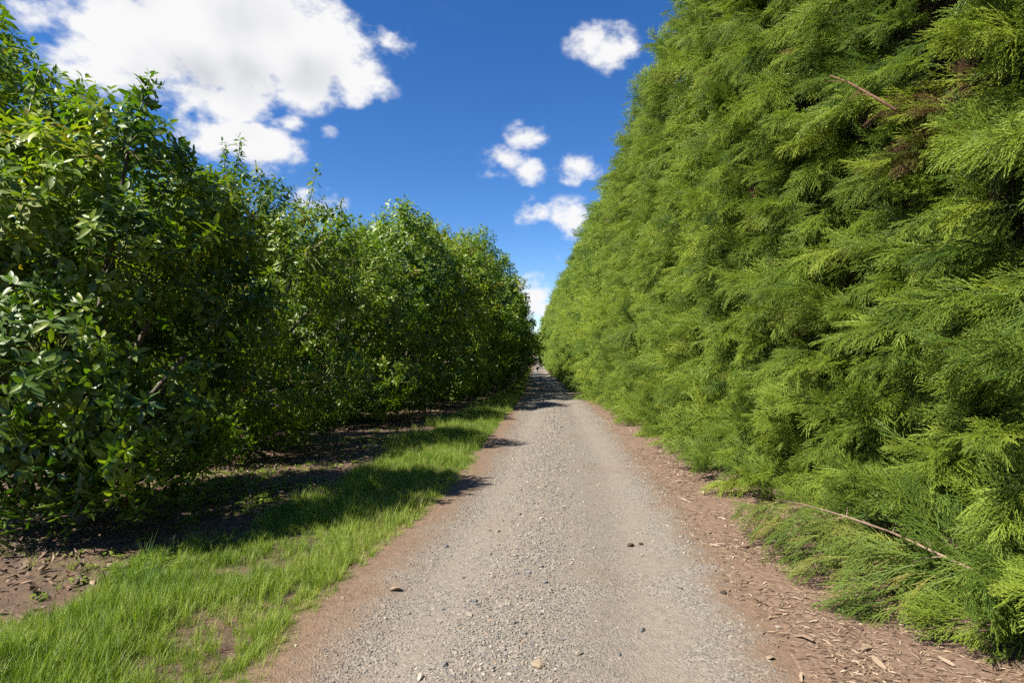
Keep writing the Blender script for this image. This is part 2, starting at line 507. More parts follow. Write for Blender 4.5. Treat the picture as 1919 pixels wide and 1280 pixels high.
M_red = plain_mat('red_plastic', [(0.3, (0.20, 0.035, 0.022)), (0.7, (0.28, 0.05, 0.03))], 20, 0.5, 0.1)
M_clod = plain_mat('dark_clod', [(0.3, (0.035, 0.022, 0.014)), (0.7, (0.085, 0.055, 0.035))], 30, 0.95, 0.8)
M_tan = plain_mat('tan_stone', [(0.3, (0.19, 0.135, 0.085)), (0.7, (0.29, 0.225, 0.155))], 25, 0.85, 0.5)

# ------------------------------------------------------------------ ground, track, mulch
def axis(parts):
    return np.unique(np.concatenate([np.arange(a, b, s) for a, b, s in parts] + [[parts[-1][1]]]))
xs = axis([(-420, -60, 40), (-60, -14, 3), (-14, -5, 0.4), (-5, 4, 0.12), (4, 10, 0.6), (10, 60, 5), (60, 420, 40)])
ys = axis([(-380, -20, 30), (-20, -2, 1.5), (-2, 12, 0.15), (12, 40, 0.5), (40, 160, 2), (160, 880, 30)])
gx, gy = np.meshgrid(xs, ys)
V = np.stack([gx.ravel(), gy.ravel(), gz(gx.ravel(), gy.ravel()) + 0.02 * (fbm(gx.ravel() * 3, gy.ravel() * 3, 8) - 0.5) * (gx.ravel() < -1.6) - 0.012], 1)
i = np.arange(len(ys) - 1)[:, None] * len(xs) + np.arange(len(xs) - 1)[None]
F = np.stack([i, i + 1, i + len(xs) + 1, i + len(xs)], -1).reshape(-1, 4)
ground = tag(link('ground', mesh_np('ground', V, F, M_ground, True)), 'reddish brown orchard soil with sparse weeds under the trees', 'soil', kind='structure')

ty = np.concatenate([np.arange(-4, 12, 0.08), np.arange(12, 40, 0.3), np.arange(40, 204, 2.0)])
def track_span(y): return (float(grass_edge(y)) - 0.12, float(gravel_edge(y)) + 0.28)
tm = sheet('gravel_track', track_span, ty, 60, M_track, 0.004, 0.03)
co = np.empty(len(tm.vertices) * 3); tm.vertices.foreach_get('co', co); co = co.reshape(-1, 3)
midx = .5 * (np.interp(co[:, 1], GE_Y, GE_X) + gravel_edge(co[:, 1]))
rutv = np.exp(-((np.abs(co[:, 0] - midx) - .68) / .2) ** 2) * np.clip(fbm(co[:, 0] * 2, co[:, 1] * .7, 44) * 2 - .35, 0, 1)
for nm, v in (('rut', rutv), ('edge', co[:, 0] - grass_edge(co[:, 1])), ('edge2', gravel_edge(co[:, 1]) + 0.08 - co[:, 0])):
    a = tm.attributes.new(nm, 'FLOAT', 'POINT'); a.data.foreach_set('value', np.clip(v, -1, 3).astype(np.float32))
track = tag(link('gravel_track', tm), 'pale grey gravel farm track running between the orchard and the hedge', 'track', kind='structure')
mm = sheet('mulch_bed', lambda y: (float(gravel_edge(y)) + 0.0, float(hedge_x(y)) + 1.6), ty, 34, M_mulch, 0.008, 0.03)
mulch = tag(link('mulch_bed', mm), 'strip of brown bark mulch along the foot of the hedge', 'mulch', kind='structure')

# stones: angular hulls shared by all
def hull_stone(seed, flat=0.65):
    r = np.random.default_rng(seed)
    bm = bmesh.new()
    P = unit(r.normal(size=(13, 3))) * (0.38 + 0.14 * r.random((13, 1))) * np.array([1.15, 0.85, flat])
    for p in P: bm.verts.new(p)
    res = bmesh.ops.convex_hull(bm, input=bm.verts)
    bmesh.ops.delete(bm, geom=[g for g in res['geom_interior'] if isinstance(g, bmesh.types.BMVert)], context='VERTS')
    bmesh.ops.recalc_face_normals(bm, faces=bm.faces)
    me = bpy.data.meshes.new('stone')
    bm.to_mesh(me); bm.free()
    return me
g_meshes = []
for s in range(9):
    me = hull_stone(100 + s); me.materials.append(M_stone_i); g_meshes.append(me)
GT_stone = scatter_tree('scatter_gravel', proto_coll('gravel_piece', g_meshes))

def gravel_points():
    P, S = [], []
    for (y0, y1, dens, smin, smax) in ((1.9, 4.2, 6500, .005, .018), (4.2, 7, 4000, .006, .021), (7, 12, 1700, .009, .027), (12, 24, 420, .016, .045), (24, 45, 100, .025, .06)):
        n = int((y1 - y0) * 2.9 * dens)
        y = rng.uniform(y0, y1, n)
        a, b = grass_edge(y), gravel_edge(y)
        u = rng.random(n)
        x = a + u * (b - a + 0.25)
        mid = 0.5 * (a + b)
        ridge = np.exp(-((x - mid + 0.05) / 0.38) ** 2) + 0.55 * np.exp(-((x - a - 0.5) / 0.2) ** 2) + 0.5 * np.exp(-((x - b + 0.05) / 0.2) ** 2)
        patch = fbm(x * 1.6, y * 0.9, 20)
        edge = np.clip((x - a) / 0.5, 0.08, 1) * np.clip((b + 0.3 - x) / 0.4, 0.1, 1)
        keep = rng.random(n) < np.clip((0.15 + 1.0 * ridge) * (patch * 1.9 - 0.25), 0.03, 1) * edge
        x, y, ridge = x[keep], y[keep], ridge[keep]
        s = smin + (smax - smin) * rng.random(len(x)) ** 2.2 * (0.65 + 0.75 * ridge)
        P.append(np.stack([x, y, gz(x, y) + 0.004 + s * 0.10], 1)); S.append(s * 1.25)
    return np.vstack(P), np.concatenate(S)
P, S = gravel_points()
n = len(P)
E_ = np.stack([rng.uniform(-.3, .3, n), rng.uniform(-.3, .3, n), rng.uniform(0, 6.28, n)], 1)
gravel = scatter('gravel', point_mesh('gravel', P, E_, S, rng.integers(0, 9, n), np.clip(rng.normal(0.56, 0.19, n), 0, 1), M_stone_i), GT_stone, track)

stone_meshes = []
for s in range(10):
    me = hull_stone(200 + s); me.materials.append(M_stone); stone_meshes.append(me)
k = 0
while k < 290:
    y = 2.2 + 7.5 * rng.random() ** 1.7
    a, b = float(grass_edge(y)), float(gravel_edge(y))
    mid = 0.5 * (a + b) - 0.03
    x = rng.normal(mid, 0.28) if rng.random() < 0.62 else rng.uniform(a + 0.1, b + 0.2)
    if not a < x < b + 0.3: continue
    s = 0.017 + 0.030 * rng.random() ** 2.4
    o = link('stone', stone_meshes[k % 10], track)
    o.location = (x, y, float(gz(x, y)) + 0.004 + s * 0.14)
    o.rotation_euler = (rng.uniform(-.3, .3), rng.uniform(-.3, .3), rng.uniform(0, 6.28))
    o.scale = (s * 1.2, s * 1.2, s * 1.2)
    k += 1
tan_me = hull_stone(301, 0.75); tan_me.materials.append(M_tan)
for (x, y, s, lab) in ((0.01, 2.82, 0.078, 'largest tan stone in the middle of the track'), (1.19, 2.98, 0.06, 'pale tan stone near the mulch'), (-0.94, 3.75, 0.085, 'flat brownish stone near the verge')):
    o = link('stone', tan_me, track); o.location = (x, y, float(gz(x, y)) + s * 0.2); o.scale = (s, s, s * 0.8); o.rotation_euler = (0.1, 0.2, x * 9); o['label'] = lab
clod_me = hull_stone(310, 0.7); clod_me.materials.append(M_clod)
for (x, y, s) in ((0.77, 4.74, 0.07), (0.86, 4.77, 0.05), (1.22, 3.78, 0.05)):
    o = link('clod', clod_me, track); o.location = (x, y, float(gz(x, y)) + s * 0.22); o.scale = (s, s, s); o.rotation_euler = (0.2, -.2, x * 5); o['label'] = 'dark brown clod on the gravel'

# wood chips and shreds on the mulch
def chip_mesh(seed, mat):
    r = np.random.default_rng(seed)
    L, w, h = 1.0, r.uniform(0.10, 0.26), r.uniform(0.04, 0.08)
    m = 5
    V, F = [], []
    for j in range(m):
        t = j / (m - 1)
        ww = w * (0.35 + 0.65 * math.sin(math.pi * min(max(t * 0.9 + 0.05, 0), 1))) * r.uniform(0.7, 1.2)
        cy_, cz = r.uniform(-.05, .05), 0.10 * math.sin(t * 3) * r.uniform(0.2, 1.1)
        V += [(t - .5, cy_ - ww / 2, cz), (t - .5, cy_ + ww / 2, cz + r.uniform(-.02, .02)), (t - .5, cy_ + ww / 2, cz + h), (t - .5, cy_ - ww / 2, cz + h)]
    for j in range(m - 1):
        for q in range(4):
            F.append((j * 4 + q, (j + 1) * 4 + q, (j + 1) * 4 + (q + 1) % 4, j * 4 + (q + 1) % 4))
    F += [(0, 1, 2, 3), ((m - 1) * 4 + 3, (m - 1) * 4 + 2, (m - 1) * 4 + 1, (m - 1) * 4)]
    return mesh_np('wood_chip', V, F, mat)
GT_chip = scatter_tree('scatter_chips', proto_coll('chip_piece', [chip_mesh(s, M_chip_i) for s in range(7)]))
P, S = [], []
for (y0, y1, dens, a0, a1) in ((1.6, 5, 8500, .005, .045), (5, 10, 3200, .009, .055), (10, 25, 180, .03, .10), (25, 45, 40, .05, .14)):
    n = int((y1 - y0) * 1.7 * dens)
    y = rng.uniform(y0, y1, n)
    a, b = gravel_edge(y) - 0.05, hedge_x(y) + 0.5
    x = a + (b - a) * rng.random(n)
    keep = rng.random(n) < np.clip((x - a) / 0.5, 0.06, 1) * np.clip(fbm(x * 2.5, y * 1.5, 60) * 2.2 - 0.45, 0.06, 1)
    x, y = x[keep], y[keep]
    s = a0 + (a1 - a0) * rng.random(len(x)) ** 3.0
    P.append(np.stack([x, y, gz(x, y) + 0.010 + s * 0.03], 1)); S.append(s)
P, S = np.vstack(P), np.concatenate(S); n = len(P)
E_ = np.stack([rng.normal(0, .2, n), rng.normal(0, .12, n), rng.normal(2.5, 1.3, n)], 1)
scatter('mulch_chips', point_mesh('mulch_chips', P, E_, S, rng.integers(0, 7, n), np.clip(rng.beta(2, 2.2, n), 0, 1), M_chip_i), GT_chip, mulch)
cm = [chip_mesh(50 + s, M_chip) for s in range(7)]
k = 0
while k < 260:
    y = 1.9 + 8 * rng.random() ** 1.6
    x = rng.uniform(float(gravel_edge(y)) + 0.1, float(hedge_x(y)) + 0.15)
    if rng.random() > np.clip(fbm(np.array([x * 2.5]), np.array([y * 1.5]), 60)[0] * 2.2 - 0.35, 0.1, 1): continue
    s = 0.045 + 0.08 * rng.random() ** 2.5
    o = link('wood_chip', cm[k % 7], mulch)
    o.location = (x, y, float(gz(x, y)) + 0.012 + s * 0.03)
    o.rotation_euler = (rng.normal(0, .15), rng.normal(0, .1), rng.normal(2.5, 1.3))
    o.scale = (s, s, s)
    k += 1

# ------------------------------------------------------------------ grass
def tuft(seed, nb, L0, L1, spread, wid, lean=0.5, segs=4):
    r = np.random.default_rng(seed)
    V, F, n0 = [], [], 0
    for b in range(nb):
        th = r.uniform(0, 6.283); d = np.array([math.cos(th), math.sin(th), 0])
        side = np.array([-d[1], d[0], 0])
        tw = r.uniform(-.6, .6); side = unit(side * math.cos(tw) + d * math.sin(tw))
        p = np.array([r.normal(0, spread), r.normal(0, spread), -0.01])
        L = r.uniform(L0, L1); ang = abs(r.normal(0.12, lean * 0.5)); cur = r.uniform(0.2, 1.6) * lean
        w = wid * r.uniform(0.7, 1.3)
        for s in range(segs + 1):
            t = s / segs
            ww = w * (1 - t ** 1.8) * (0.75 + 0.6 * t * (1 - t) * 2)
            if s == segs:
                V.append(p.copy())
            else:
                V += [p - side * ww / 2, p + side * ww / 2]
            a = ang + cur * t * 1.2
            p = p + (d * math.sin(a) + np.array([0, 0, math.cos(a)])) * L / segs
        for s in range(segs - 1):
            q = n0 + 2 * s
            F.append((q, q + 1, q + 3, q + 2))
        q = n0 + 2 * (segs - 1)
        F.append((q, q + 1, q + 2))
        n0 += 2 * segs + 1
    return mesh_np('grass_tuft', V, F, M_grass)
def weed(seed):
    r = np.random.default_rng(seed); mb = MB()
    for b in range(16):
        th = r.uniform(0, 6.283); rad = 0.02 + 0.07 * r.random(); z = 0.015 + 0.05 * r.random()
        c = np.array([math.cos(th) * rad, math.sin(th) * rad, z]); s = r.uniform(.012, .026)
        q = np.linspace(0, 6.283, 7)[:-1] + th
        tilt = r.uniform(-.35, .35)
        mb.add(np.stack([c[0] + s * np.cos(q) * 1.25, c[1] + s * np.sin(q), c[2] + s * np.cos(q) * tilt], 1), [tuple(range(6))])
    return mb.mesh('weed_rosette', M_grass, False)
tufts = [tuft(s, 26, .09, .20, .028, .0048, .62) for s in range(5)] + [tuft(10 + s, 20, .16, .30, .03, .0052, .5) for s in range(3)] \
    + [tuft(20 + s, 22, .04, .10, .035, .0042, .9, 3) for s in range(3)] + [weed(30), weed(31)] + [tuft(40, 4, .34, .48, .02, .004, .45, 6)]
GT_grass = scatter_tree('scatter_grass', proto_coll('grass_tuft', tufts))
P, S, I, T = [], [], [], []
def add_grass(n, y0, y1, x0f, x1f, dens_f, sc, ids):
    y = rng.uniform(y0, y1, n); u = rng.random(n)
    a, b = x0f(y), x1f(y)
    x = a + (b - a) * u
    keep = rng.random(n) < dens_f(x, y)
    x, y = x[keep], y[keep]; m = len(x)
    P.append(np.stack([x, y, gz(x, y) - 0.012], 1))
    g = fbm(x * 1.3, y * 1.3, 71)
    S.append(sc * rng.uniform(.55, 1.15, m) * (0.15 + 1.45 * g)); I.append(rng.choice(ids, m))
    T.append(np.clip(0.16 + 0.75 * fbm(x * 0.8, y * 0.8, 72) + rng.normal(0, .2, m), 0, 1))
VW = lambda y: np.interp(y, [0, 3, 3.8, 5, 7, 10, 15, 25, 60], [2.3, 1.95, 1.6, 1.3, 1.3, 1.7, 1.5, 1.2, 1.0])   # width of the verge
def verge(x, y):
    e = grass_edge(y) - x; w = VW(y)
    v = np.clip((e + 0.05) / 0.10, 0, 1) * np.clip((w + 0.8 * (fbm(x * 1.7, y * 1.7, 80) - 0.5) - e) / 0.30, 0, 1)
    bare = np.clip((fbm(x * 1.1 + 5, y * 1.1, 81) - 0.20) / 0.14, 0.38, 1)
    return v * bare
def sparse(x, y):
    e = grass_edge(y) - x
    return np.clip((e - 0.9) / 0.4, 0, 1) * np.clip((fbm(x * 0.9, y * 0.9, 90) - 0.47) / 0.14, 0.05, 1) * np.clip((4.4 + x) / 1.5 + 0.25, 0.08, 1)
ed = lambda y: grass_edge(y) + 0.05
W1 = [0, 1, 2, 3, 4, 5, 6, 7, 8, 9, 10]
add_grass(12500, 1.2, 5, lambda y: ed(y) - 3.0, ed, verge, 0.60, W1)
add_grass(7500, 5, 9, lambda y: ed(y) - 2.4, ed, verge, 0.66, W1)
add_grass(6000, 9, 16, lambda y: ed(y) - 2.6, ed, verge, 0.9, W1)
add_grass(4200, 16, 34, lambda y: ed(y) - 2.2, ed, verge, 1.1, W1)
add_grass(3000, 34, 90, lambda y: ed(y) - 2.2, ed, verge, 1.5, W1)
add_grass(2600, 1.2, 9, lambda y: ed(y) - 0.16, lambda y: ed(y) + 0.05, lambda x, y: np.full(len(x), .8), 0.55, [8, 9, 10, 8, 9, 10, 0, 1])
add_grass(15000, 1.5, 11, lambda y: y * 0 - 6.5, ed, sparse, 0.62, [8, 9, 10, 8, 9, 10, 11, 12, 11, 12, 0])
add_grass(2600, 11, 40, lambda y: y * 0 - 6.5, ed, sparse, 1.0, [8, 9, 10, 11, 12, 0])
add_grass(110, 1.5, 13, lambda y: ed(y) - 1.9, ed, verge, 1.0, [13])
P, S, I, T = np.vstack(P), np.concatenate(S), np.concatenate(I), np.concatenate(T); n = len(P)
E_ = np.stack([rng.normal(0, .08, n), rng.normal(0, .08, n), rng.uniform(0, 6.28, n)], 1)
tag(scatter('grass', point_mesh('grass', P, E_, S, I, T, M_grass), GT_grass), 'bright green grass verge along the orchard side of the track', 'grass', kind='stuff')

# ------------------------------------------------------------------ avocado leaves, shoots and trees
def leaf_arrays(L, w, segs, droop, fold, wave=0.0):
    """blade along +x from the stalk at the origin, upper side +z"""
    V, F = [], []
    st = 0.12 * L
    for s in range(segs + 1):
        t = s / segs
        prof = (math.sin(math.pi * t ** 0.85) ** 0.8) if 0 < t < 1 else 0.0
        x = st + (L - st) * t
        z = -droop * L * t * t
        hw = w / 2 * prof
        zz = z + fold * hw + wave * hw * math.sin(t * 9)
        if s in (0, segs):
            V.append((x, 0, z))
        else:
            V += [(x, hw, zz), (x, 0, z), (x, -hw, zz)]
    n = len(V)
    F += [(0, 2, 1), (0, 3, 2)]
    for s in range(segs - 2):
        a = 1 + 3 * s
        F += [(a, a + 1, a + 4, a + 3), (a + 1, a + 2, a + 5, a + 4)]
    a = 1 + 3 * (segs - 2)
    F += [(a, a + 1, n - 1), (a + 1, a + 2, n - 1)]
    return np.array(V), F
def shoot_layout(seed, nl, stem):
    """placement (4x4) of every leaf of one shoot whose axis is +z"""
    r = np.random.default_rng(seed)
    out = []
    for q in range(nl):
        t = (q + 0.5) / nl
        ph = q * 2.39996 + r.normal(0, .25)
        el = R_(-8 + 66 * t ** 1.4 + r.normal(0, 14))
        d = np.array([math.cos(ph) * math.cos(el), math.sin(ph) * math.cos(el), math.sin(el)])
        nrm = unit(np.array([0, 0, 1.0]) + r.normal(0, .28, 3))
        Rm = frames(d[None], nrm[None])[0]
        sc = r.uniform(0.75, 1.15) * (1.05 - 0.45 * t)
        M = np.eye(4); M[:3, :3] = Rm * sc; M[:3, 3] = (0, 0, stem * (t - 0.25))
        out.append((M, int(r.integers(0, 4))))
    return out
LEAF_HI = [leaf_arrays(.17, .060, 5, dr, fo, wv) for dr, fo, wv in ((.22, .22, .1), (.35, .3, .2), (.12, .16, .15), (.5, .35, .1))]
LEAF_LO = [leaf_arrays(.17, .060, 3, dr, fo) for dr, fo in ((.22, .22), (.35, .3), (.12, .16), (.5, .35))]
LAY = [shoot_layout(400 + s, nl, st) for s, (nl, st) in enumerate(((13, .16), (11, .12), (10, .10), (14, .2), (9, .14)))]
STEMS = [.16, .12, .10, .2, .14]
def shoot_arrays(layout, leaves, stem):
    """vertices, triangles/quads and leaf index of one shoot, as flat arrays"""
    V, loops, sizes, lid, n0 = [], [], [], [], 0
    for q, (M, k) in enumerate(layout):
        v, F = leaves[k]
        V.append(v @ M[:3, :3].T + M[:3, 3]); lid += [q] * len(v)
        for f in F:
            loops += [i + n0 for i in f]; sizes.append(len(f))
        n0 += len(v)
    return np.vstack(V), np.array(loops), np.array(sizes), np.array(lid)
SH_HI = [shoot_arrays(l, LEAF_HI, s) for l, s in zip(LAY, STEMS)]
SH_LO = [shoot_arrays(l, LEAF_LO, s) for l, s in zip(LAY, STEMS)]
def flat_mesh(name, V, loops, sizes, mat, attrs=(), smooth=True):
    me = bpy.data.meshes.new(name)
    me.vertices.add(len(V)); me.vertices.foreach_set('co', V.astype(np.float32).ravel())
    me.loops.add(len(loops)); me.loops.foreach_set('vertex_index', loops.astype(np.int32))
    me.polygons.add(len(sizes))
    me.polygons.foreach_set('loop_start', (np.cumsum(sizes) - sizes).astype(np.int32))
    me.polygons.foreach_set('use_smooth', np.full(len(sizes), smooth))
    me.materials.append(mat)
    for nm, v in attrs:
        a = me.attributes.new(nm, 'FLOAT', 'POINT'); a.data.foreach_set('value', v.astype(np.float32))
    me.update(calc_edges=True)
    return me
def crown_mesh(pos, E, S, pid, T, shoots, seed):
    r = np.random.default_rng(seed)
    Rm = euler_mats(E) * S[:, None, None]
    VV, LL, ZZ, TT, n0 = [], [], [], [], 0
    for p, M, k, t in zip(pos, Rm, pid, T):
        V, lo, sz, lid = shoots[k]
        VV.append(V @ M.T + p); LL.append(lo + n0); ZZ.append(sz)
        TT.append(np.clip(t + r.normal(0, .09, lid.max() + 1)[lid], 0, 1))
        n0 += len(V)
    return flat_mesh('crown', np.vstack(VV), np.concatenate(LL), np.concatenate(ZZ), M_avo, (('tint', np.concatenate(TT)),))
LEAF_ME = [mesh_np('leaf', V, F, M_avo_part, True) for V, F in LEAF_HI]

def tree_data(seed, H, Rd, n_shoot, skirt=0.35, lobes=18, sc=1.0, twigs=True, spires=(), ring=0):
    r = np.random.default_rng(seed)
    zc, hz = skirt + (H - skirt) * 0.46, (H - skirt) * 0.5
    LC, LR = [], []
    for k in range(lobes):
        zz = 1 - 2 * (k + 0.5) / lobes
        th = k * 2.39996 + r.uniform(-.3, .3)
        q = math.sqrt(max(0, 1 - zz * zz))
        f = r.uniform(0.50, 0.86)
        c = np.array([Rd * f * q * math.cos(th), Rd * f * q * math.sin(th), zc + hz * f * zz])
        if zz < -0.3:
            c[:2] *= 1.15; c[2] -= .14 * hz
        LC.append(c); LR.append(r.uniform(0.26, 0.42) * Rd)
    for k in range(ring):                            # low skirt of hanging foliage
        th = k * 6.283 / max(ring, 1) + r.uniform(-.25, .25)
        LC.append(np.array([Rd * .72 * math.cos(th), Rd * .72 * math.sin(th), max(.55, .13 * H) * r.uniform(.85, 1.2)])); LR.append(r.uniform(.26, .34) * Rd)
    lobes = len(LC)
    LC, LR = np.array(LC), np.array(LR)
    # tips on the lobes' outer skins
    pos, dirs = [], []
    cnt = 0
    while cnt < n_shoot:
        m = 4000
        k = r.choice(lobes, m, p=LR ** 2 / (LR ** 2).sum())
        d = unit(r.normal(size=(m, 3)))
        rad = LR[k] * np.clip(r.normal(0.94, 0.13, m), 0.35, 1.18)
        p = LC[k] + d * rad[:, None]
        outw = unit((p - np.array([0, 0, zc])) / np.array([1, 1, 0.9]))
        ok = (np.einsum('ij,ij->i', d, outw) > -0.1) & (p[:, 2] > 0.22)
        dist = np.linalg.norm(p[:, None] - LC[None], axis=2) / LR[None]
        dist[np.arange(m), k] = 9
        ok &= (dist.min(1) > 0.72) | (r.random(m) < 0.14)
        p, d, outw = p[ok], d[ok], outw[ok]
        pos.append(p); dirs.append(unit(0.55 * d + 0.5 * outw + np.array([0, 0, 0.38]) + r.normal(0, .28, p.shape)))
        cnt += len(p)
    pos, dirs = np.vstack(pos)[:n_shoot], np.vstack(dirs)[:n_shoot]
    low = pos[:, 2] < 0.9
    dirs[low] = unit(dirs[low] + np.array([0, 0, -0.35]))
    # skeleton
    mb = MB(); tw = MB()
    z0 = min(0.16 * H, 0.75)
    rt = 0.021 * H
    top = np.array([r.normal(0, .05), r.normal(0, .05), z0])
    mb.tube([(0, 0, -0.15), (0.01, 0.0, 0.12), top * 0.7, top], [rt * 1.35, rt * 1.05, rt * 0.95, rt * 0.9], 9)
    lead = np.array([r.normal(0, .15), r.normal(0, .15), zc + hz * 0.3])
    for c, R in zip(LC, LR):
        t = np.linspace(0, 1, 6)[:, None]
        b0 = top * (0.75 + 0.25 * r.random())
        mid = b0 * 0.5 + c * 0.5 + np.array([0, 0, 0.1 * H]) * r.uniform(-.3, .7) + r.normal(0, .07, 3)
        P = (1 - t) ** 2 * b0 + 2 * t * (1 - t) * mid + t ** 2 * c
        mb.tube(P, np.linspace(rt * 0.5, rt * 0.17, 6), 6)
    if twigs:
        sel = np.arange(0, n_shoot, 4)
        for q in sel:
            k = int(np.argmin(np.linalg.norm(LC - pos[q], axis=1) / LR))
            b0 = LC[k] + (pos[q] - LC[k]) * r.uniform(0.05, 0.3)
            md = 0.5 * (b0 + pos[q]) + r.normal(0, .05, 3) - dirs[q] * 0.06
            tw.tube([b0, md, pos[q] - dirs[q] * 0.05], [.010, .007, .004], 3, False)
    P2, D2 = [pos], [dirs]
    up = np.where((pos[:, 2] > skirt + (H - skirt) * .45) & (dirs[:, 2] > .1))[0]
    for q in r.choice(up, 26, replace=False):        # loose sprigs standing out of the crown
        l = r.uniform(.22, .55) * (0.8 + .06 * H); e = unit(dirs[q] + np.array([0, 0, .35]) + r.normal(0, .15, 3))
        tw.tube([pos[q] - e * .1, pos[q] + e * l * .5, pos[q] + e * l], [.008, .006, .003], 4, False)
        t = np.linspace(.25, 1, 4)[:, None]
        P2.append(pos[q] + e * l * t); D2.append(unit(e + r.normal(0, .3, (4, 3))))
    for (x, y, z, hgt) in spires:           # upright water shoots above the crown
        b0 = np.array([x, y, z]); tip = b0 + np.array([r.normal(0, .08), r.normal(0, .08), hgt])
        tw.tube([b0 - np.array([0, 0, 0.5]), b0, tip], [.014, .011, .005], 5)
        t = np.linspace(0.1, 1, max(3, int(hgt / 0.10)))[:, None]
        P2.append(b0 + (tip - b0) * t); D2.append(unit(np.array([0, 0, 1.0]) + r.normal(0, .35, (len(t), 3))))
    pos, dirs = np.vstack(P2), np.vstack(D2)
    n = len(pos)
    E_ = eulers(frames_z(dirs, r.uniform(0, 6.283, n)))
    S = sc * r.uniform(0.72, 1.12, n)
    lob = np.argmin(np.linalg.norm(pos[:, None] - LC[None], axis=2) / LR[None], axis=1)
    lt = r.normal(0, .15, lobes)
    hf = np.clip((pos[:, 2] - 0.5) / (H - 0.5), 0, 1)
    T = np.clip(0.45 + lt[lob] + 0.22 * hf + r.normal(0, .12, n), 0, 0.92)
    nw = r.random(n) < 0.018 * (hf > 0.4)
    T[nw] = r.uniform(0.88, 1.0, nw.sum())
    return dict(pos=pos, E=E_, S=S, pid=r.integers(0, 5, n), T=T, mb=mb, tw=tw, R=None)

def plant_tree(data, loc, rz, label, group, hi, leaf_parts=0, scale=1.0):
    root = empty('avocado_tree', loc, rz)
    root.scale = (scale,) * 3
    tag(root, label, 'tree', group)
    if 'trunk_me' not in data:
        data['trunk_me'] = data['mb'].mesh('trunk', M_bark, True)
        if data['tw'].n:
            data['twig_me'] = data['tw'].mesh('twigs', M_twig, True)
        pick = np.zeros(len(data['pos']), bool)
        if leaf_parts:
            # the shoots that show largest: on the side of the crown towards the camera
            rel = data['pos'] - np.array([0, 0, 0.0])
            wpos = rel @ np.array(Matrix.Rotation(rz, 3, 'Z')).T + np.array(loc)
            dcam = np.linalg.norm(wpos - np.array([0, 0, 1.6]), axis=1)
            sx = (wpos[:, 0] + 0.0437 * wpos[:, 1]) / wpos[:, 1]
            dcam[np.abs(sx) > 0.86] += 50
            order = np.argsort(dcam)
            tot = 0; chosen = []
            for q in order[:160:2]:
                if tot + len(LAY[data['pid'][q]]) > leaf_parts: continue
                chosen.append(q); tot += len(LAY[data['pid'][q]])
            pick[chosen] = True
        data['pick'] = pick
        k = ~pick
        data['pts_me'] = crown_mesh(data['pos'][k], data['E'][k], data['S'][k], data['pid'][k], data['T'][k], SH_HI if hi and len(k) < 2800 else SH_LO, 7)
    trunk = link('trunk', data['trunk_me'], root)
    if 'twig_me' in data:
        link('twigs', data['twig_me'], trunk)['kind'] = 'stuff'
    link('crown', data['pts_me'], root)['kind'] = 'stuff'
    if leaf_parts:
        idx = np.where(data['pick'])[0]
        Rm = euler_mats(data['E'][idx])
        for q, Rr in zip(idx, Rm):
            B = np.eye(4); B[:3, :3] = Rr * data['S'][q]; B[:3, 3] = data['pos'][q]
            for M, kk in LAY[data['pid'][q]]:
                o = link('leaf', LEAF_ME[kk], root)
                o.matrix_local = Matrix((B @ M).tolist())
    return root

def at(x, y): return (x, y, float(gz(x, y)))
GRP = 'avocado trees in the row beside the track'
GRP2 = 'avocado trees in the rows behind'
tA = tree_data(1, 3.9, 1.50, 2200, 0.42, 16, .92, True, ((-0.4, -.2, 3.3, .75), (0.3, .5, 3.2, .55), (-1.0, .3, 3.0, .6)))
plant_tree(tA, at(-4.15, 5.0), 0.0, 'small avocado tree nearest the camera, large leaves and slender trunk in mottled shade', GRP, True, 296)
tB = tree_data(2, 5.0, 1.95, 3000, 0.28, 18, .90, True, ((0.2, -.3, 3.8, .75), (-0.8, .2, 3.6, .6)), 8)
plant_tree(tB, at(-5.15, 9.0), 0.4, 'second avocado tree from the camera, upright leafy shoots above its crown', GRP, True, 296)
tC = tree_data(3, 5.2, 2.25, 3300, 0.28, 20, 1.0, True, (), 8)
plant_tree(tC, at(-5.1, 14.0), 1.1, 'third avocado tree from the camera, its low skirt of leaves hanging over the verge', GRP, True, 296)
far = [tree_data(10 + s, 7.2, 3.0, 2400, 0.45, 24, 1.5, False, (), 0) for s in range(4)]
ords = ['fourth', 'fifth', 'sixth', 'seventh', 'eighth', 'ninth', 'tenth', 'eleventh', 'twelfth', 'thirteenth']
for k, (x, y, s) in enumerate(((-4.9, 19.2, .98), (-5.0, 24.8, 1.16), (-4.8, 30.6, 1.24), (-4.8, 36, 1.36), (-4.7, 42.5, 1.42), (-4.8, 49, 1.4), (-4.9, 56, 1.3), (-5.2, 64, 1.15), (-5.6, 72, 1.0), (-6.2, 84, 1.0))):
    plant_tree(far[k % 4], at(x, y), k * 1.7 + 0.3, '%s avocado tree along the track, counted away from the camera' % ords[k], GRP, False, 0, s)
row_words = ['first', 'second', 'third', 'fourth', 'fifth', 'sixth', 'seventh']
for k, (x, y, s) in enumerate(((-12.5, 10.4, 1.26), (-10.6, 17.2, .98), (-10.4, 24, 1.0), (-10.3, 31, 1.02), (-10.2, 39, 1.05), (-10.2, 47, 1.0), (-10.2, 56, 1.0))):
    plant_tree(far[(k + 2) % 4], at(x, y), k * 2.3 + 1, '%s tall dark avocado tree of the second row, counted from the camera' % row_words[k], GRP2, False, 0, s)
for k, (x, y, s) in enumerate(((-17.5, 16, .95), (-17, 24, 1.0), (-16.5, 32, 1.05), (-16.5, 41, 1.0), (-16.5, 51, 1.0))):
    plant_tree(far[(k + 1) % 4], at(x, y), k * 1.3, '%s avocado tree of the third row, deep in the orchard shade' % row_words[k], GRP2, False, 0, s)
